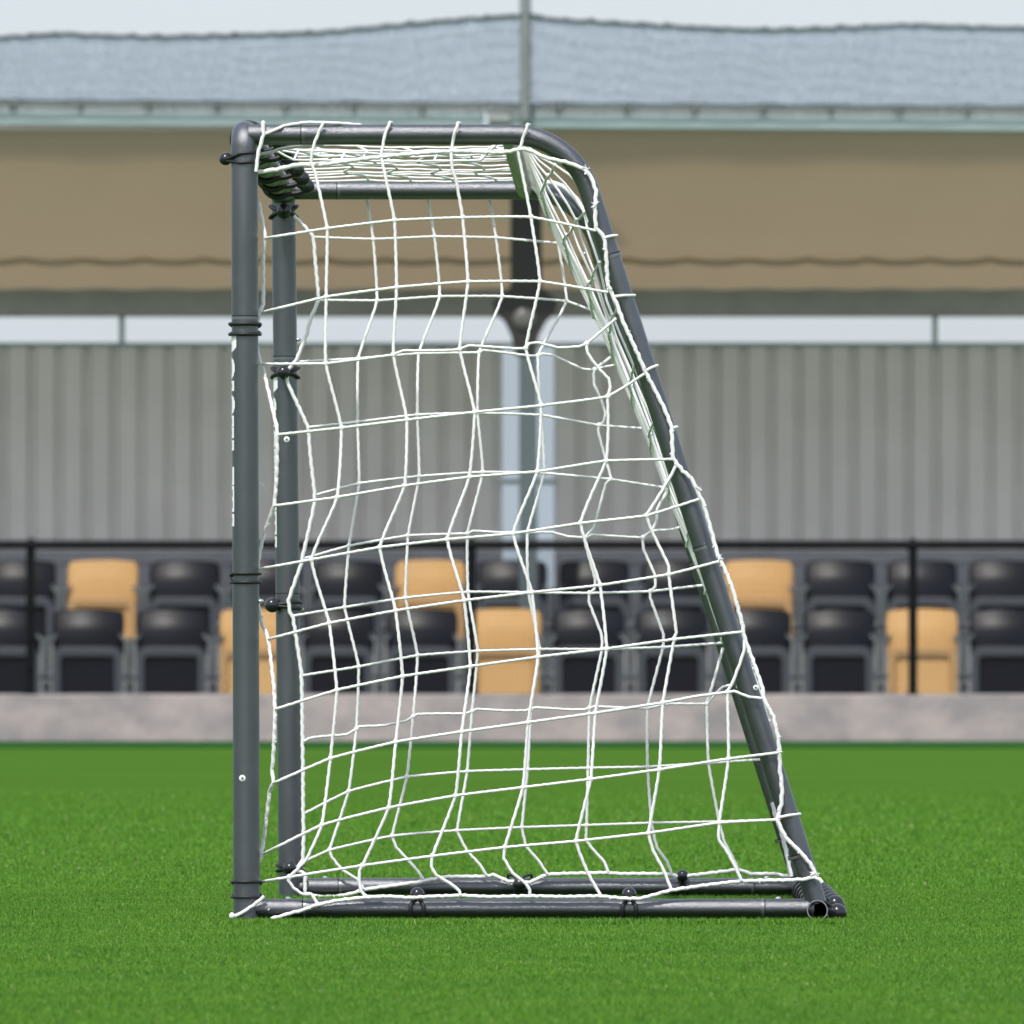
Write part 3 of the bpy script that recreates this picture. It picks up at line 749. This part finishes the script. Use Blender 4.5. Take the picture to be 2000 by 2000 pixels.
for (x,y,nn) in ((1146,330,5),(1163,400,4),(1192,560,6),(1365,955,5),(1404,1092,4),(1591,1705,8),(1521,1468,4),(508,1750,3),(1150,336,4),(512,945,5)):
    for i in range(nn):
        a=random.uniform(0,6.28); L=random.uniform(5,11)
        g.tube([P(x,y,Yn(x,y)-.003),P(x+L*math.cos(a),y+L*math.sin(a),Yn(x,y)-.005)],[.0012,.0006],5)
part(g,'border_rope',M_cord,goal,smooth=True)

# far side net
Fr={1:[(611,463),(729,467),(848.6,462),(968.7,464),(1090,475)],
2:[(622,586),(736.5,587),(859,578.7),(981,578.7),(1106.5,588),(1155,606)],
3:[(576,707),(699.5,700),(817.6,690.5),(935.7,688.4),(1050.6,694.6),(1161,722),(1203,712.5)],
4:[(602,834.6),(698.4,824),(815,810),(932.5,806.4),(1057,810.6),(1170,830.5),(1254.6,836.7)],
5:[(615.6,967),(701.5,944),(818.7,930),(943,922),(1063,924),(1192.5,936),(1298,952.6)],
6:[(593.6,1091),(681.6,1066),(797,1046),(913,1042),(1030,1040),(1143,1049.7),(1255.7,1049.7),(1329,1029)],
7:[(572,1203),(673,1186),(791.8,1167.5),(914,1156),(1032,1157),(1151,1158.4),(1270,1155),(1372,1143)],
8:[(588.7,1319.7),(700.5,1302),(815.4,1280),(933,1271.5),(1054,1268),(1176,1268),(1295,1264),(1412,1255.7)],
9:[(594,1448),(696,1424),(807,1399.4),(922,1389.5),(1036.7,1386.4),(1151.6,1383),(1264.5,1383),(1380.5,1374.6),(1440,1338)],
10:[(596,1588),(681,1545.4),(794.7,1517.4),(912.5,1506.5),(1030.5,1503),(1148.5,1500),(1264.5,1497.8),(1383.6,1490.5),(1492,1483)],
11:[(591,1684),(643.6,1660),(765.8,1632.5),(893,1622),(1019.5,1616),(1145.8,1611.8),(1272.5,1607.4),(1404.5,1604.8),(1514,1601)]}
fp={k:list(v) for k,v in Fr.items()}
fp[3]=[(576,707),(699.5,700),(817.6,690.5),(935.7,688.4),(945,684),(965,686),(1035,695),(1050.6,694.6),(1060,691),(1078,693),(1108.5,707),(1139.6,721),(1161,722),(1176,717.6),(1203,712.5)]
fp[6]=[(593.6,1091),(681.6,1066),(797,1046),(913,1042),(924,1037),(975,1040),(1030,1040),(1062,1039),(1080,1040),(1110,1048),(1143,1049.7),(1157,1044.6),(1225,1048.7),(1255.7,1049.7),(1273,1037),(1314,1034),(1329,1029)]
fp[9]=[(594,1448),(602,1443),(614,1440),(645.6,1437),(677,1434.6),(696,1424),(702,1419),(750,1417),(793,1408),(807,1399.4),(815,1395),(860,1394),(908,1394),(922,1389.5),(930,1385),(985,1388),(1025,1388),(1036.7,1384),(1048,1382),(1110,1386),(1140,1386),(1151.6,1383),(1162,1380),(1212,1382),(1264.5,1383),(1305,1374.6),(1380.5,1374.6),(1396,1356),(1412.6,1341),(1432,1337)]
fc={
'b':[(712,370),(716.8,392.5),(729,467),(736.5,587),(699.5,700),(698.4,824),(701.5,944),(681.6,1066),(673,1186),(700.5,1302),(696,1424),(681,1545.4),(643.6,1660),(648,1674),(668.5,1699),(697.4,1717),(710,1736)],
'c':[(832,370),(836,392.5),(848.6,462),(859,578.7),(817.6,690.5),(815,810),(818.7,930),(797,1046),(791.8,1167.5),(815.4,1280),(807,1399.4),(794.7,1517.4),(765.8,1632.5),(774,1655),(797,1680),(820,1706),(826,1717)],
'd':[(953,370),(957,392.5),(968.7,464),(981,578.7),(935.7,688.4),(932.5,806.4),(943,922),(913,1042),(914,1156),(933,1271.5),(922,1389.5),(912.5,1506.5),(893,1622),(912,1661.5),(936.6,1688),(950,1709)],
'e':[(1080,430),(1090,475),(1106.5,588),(1050.6,694.6),(1057,810.6),(1063,924),(1030,1040),(1032,1157),(1054,1268),(1036.7,1386.4),(1030.5,1503),(1019.5,1616),(1027.7,1653),(1052.6,1682),(1069,1707)],
'f':[(1196,695),(1175,711),(1161,722),(1159,731),(1161,752),(1172,776.6),(1182,805.6),(1179,824),(1170,830.5),(1168,840),(1173,862),(1192.5,930),(1192.5,936),(1183,945),(1160,1030),(1143,1049.7),(1143,1062),(1162,1130),(1161,1150),(1151,1158.4),(1150,1175),(1175,1240),(1176,1268),(1151.6,1383),(1148.5,1500),(1145.8,1611.8),(1144.7,1641),(1160,1661.5),(1181,1684),(1188,1703)],
'g':[(1302,960.7),(1283.6,994),(1281.5,1018.7),(1273,1037),(1255.7,1050),(1256.7,1072.5),(1279.5,1124),(1279.5,1147),(1270,1155),(1270,1168),(1296,1240),(1295,1264),(1264.5,1383),(1264.5,1497.8),(1272.5,1607.4),(1283,1655),(1303.5,1684),(1311,1704.5)],
'h':[(1412,1265),(1391,1340),(1380.5,1374.6),(1383.6,1490.5),(1404.5,1604.8),(1415,1645),(1433,1678.6),(1440.7,1696.7)]}
fb=[(574,421.5),(611,461),(615,500),(622,585),(607,622),(598.8,653),(578,705),(562,722),(560,742),(569,764),(596,822),(602,836.7),(606,888.4),(614.6,967),(612.5,992),(602,1039.6),(592.5,1081),(588.4,1101.4),(563.6,1172),(566,1195),(572,1205),(588.4,1312.6),(590,1374.6),(590.8,1447),(591.8,1509),(592,1580),(593,1633),(591,1682),(575,1699)]
fbot=[(575,1699),(596,1707),(596,1744),(625,1752),(658,1751),(689,1745),(710,1738),(751,1732),(819.6,1722.6),(870,1713),(949,1712),(963.6,1709),(992.5,1721.5),(1034,1723.6),(1067,1709),(1094,1707),(1185,1705),(1213,1707),(1301,1707),(1329.4,1712),(1355,1709.6),(1427.7,1700.6),(1440.7,1698),(1466.6,1707),(1510.6,1707),(1545,1713)]
def Yfb(x,y): return D2-.0225
g=MB(); CF=.00222
for k in fp: cord(g,fp[k],CF,Yf); knots(g,Fr[k][1:-1],.0037,Yf)
for k in fc: cord(g,fc[k],CF*1.1,Yf,wob=.4)
part(g,'side_net',M_cord2,goal,smooth=True)
g=MB(); cord(g,fb,CF*1.45,lambda x,y:D2-.027,wob=.8); fuzz(g,fb,Yfb,every=6,ln=5)
cord(g,fbot,CF*1.5,Yfb,wob=.8); fuzz(g,fbot,Yfb,every=4,ln=5)
# rope following the far bend
cord(g,[(1065,357),(1085,358),(1105,368),(1125,388),(1140,410),(1149,434)],CF*1.9,lambda x,y:D2-.022,wob=1)
cord(g,[(1508,1567),(1515.7,1596),(1526,1624),(1536.5,1668),(1545.5,1712)],CF*1.6,lambda x,y:D2-.03,wob=.8)
part(g,'border_rope',M_cord2,goal,smooth=True)

# back net: hangs from the rear top bar to the rear ground bar (profile in near-plane pixels)
prof=[(1006,249),(1016,252),(1030,290),(1068,378),(1104,450),(1140,523),(1168,582),(1193,641),(1222,709),(1251,780),(1275,842),(1299,908),(1333,993),(1384,1120),(1428,1245.6),(1459,1337),(1513,1498),(1556,1629),(1590,1745)]
nearp=[(1006,249),(1018,262),(1034,293),(1110,318),(1164,372),(1163,430),(1181,470),(1188,560),(1212,620),(1246,692),(1279,762),(1311,834),(1318,897),(1363,961),(1404,1090),(1450,1234),(1490,1345),(1522,1470),(1534,1635),(1590,1712)]
def arclen(pts,n):
    q=[np.array(p,float) for p in pts]; L=[0]
    for a,b in zip(q,q[1:]): L.append(L[-1]+np.linalg.norm(b-a))
    out=[]
    for k in range(n):
        s=L[-1]*k/(n-1); i=max(j for j in range(len(L)) if L[j]<=s+1e-9); i=min(i,len(q)-2)
        t=(s-L[i])/(L[i+1]-L[i]); out.append(q[i]+(q[i+1]-q[i])*t)
    return out
NR=15; PA=arclen(prof,NR*6+1); 
NA=arclen(nearp,NR*6+1)
NC=21
g=MB(); grid={}
for c in range(1,NC+1):
    t=c/NC; D=D1+.0+1.79*t
    blend=max(0,1-t/.26)**1.3
    ph=random.uniform(0,6.28); amp=random.uniform(1.5,6)*(1-t*.75)*(1 if t<.3 else .5)
    for k in range(NR*6+1):
        f=k/(NR*6); env=min(1,f*8,(1-f)*8)*(1 if f<.5 else max(.15,1-(f-.5)*3))
        q=PA[k]*(1-blend)+NA[k]*blend
        # slack: cells sag outwards between rows
        s=math.sin(math.pi*((k/6)%1))
        zig=(1 if ((k//6)+c)%2 else -1)*.012*math.sin(math.pi*(k/6%1)) 
        off=env*(amp*math.sin(f*9+ph)+(5*(1-t)*(1 if t<.3 else .5))*math.sin(f*4.3+c*.6))
        x=q[0]+off*.95; y=q[1]-off*.30
        grid[c,k]=P(x,y,D1)+Vector((0,D-D1+zig*env,0))
    pts=[grid[c,k] for k in range(0,NR*6+1,2)]
    g.tube(pts,.0021,6)
for r in range(1,NR):
    pts=[grid[c,r*6]+Vector((0,0,.003*math.sin(c*2.2+r))) for c in range(1,NC+1)]
    full=[]
    for a,b in zip(pts,pts[1:]): full+=[a,a.lerp(b,.5)+Vector((-.002,0,-.004))]
    full.append(pts[-1]); g.tube(full,.0021,6)
    for p in pts: g.ball(p,.0034,6,5)
part(g,'back_net',M_cord2,goal,smooth=True)

# roof net between crossbar and rear top bar
g=MB(); xa0=PX(512,D1); xb0=rtc.x
cols_=10; rows_=15; G={}
for r in range(0,rows_+1):
    t=r/rows_; D=D1+.12+1.50*t
    lift=(-.030 if t<.06 else (-.012 if t<.14 else (.0 if t<.25 else .012)))
    for c in range(cols_+1):
        u=c/cols_; x=xa0+.018+(xb0-xa0-.018)*u
        zz=rtc.z+lift+.0015*math.sin(r*1.9+c*.4)-.004*math.sin(math.pi*u)+.0008*random.uniform(-1,1)
        yy=D+(.008 if (c%2) else -.006)+random.uniform(-.004,.004)
        if c in(0,): yy=D; zz=rtc.z+lift*.6
        if c==cols_: zz=rtc.z+.0145; yy=D
        G[r,c]=Vector((x+(.012 if (r//2)%2 else -.010)*(0<c<cols_)+.05*(r/rows_)*(0<c<cols_),yy,zz))
for r in range(rows_+1):
    pts=[G[r,c] for c in range(cols_+1)]; full=[]
    for a,b in zip(pts,pts[1:]): full+=[a,a.lerp(b,.5)+Vector((0,0,-.0006))]
    full.append(pts[-1]); g.tube(full,.0020,6)
for c in range(1,cols_):
    if c%2==0: continue
    g.tube([G[r,c] for r in range(rows_+1)],.0020,6)
part(g,'roof_net',M_cord2,goal,smooth=True)
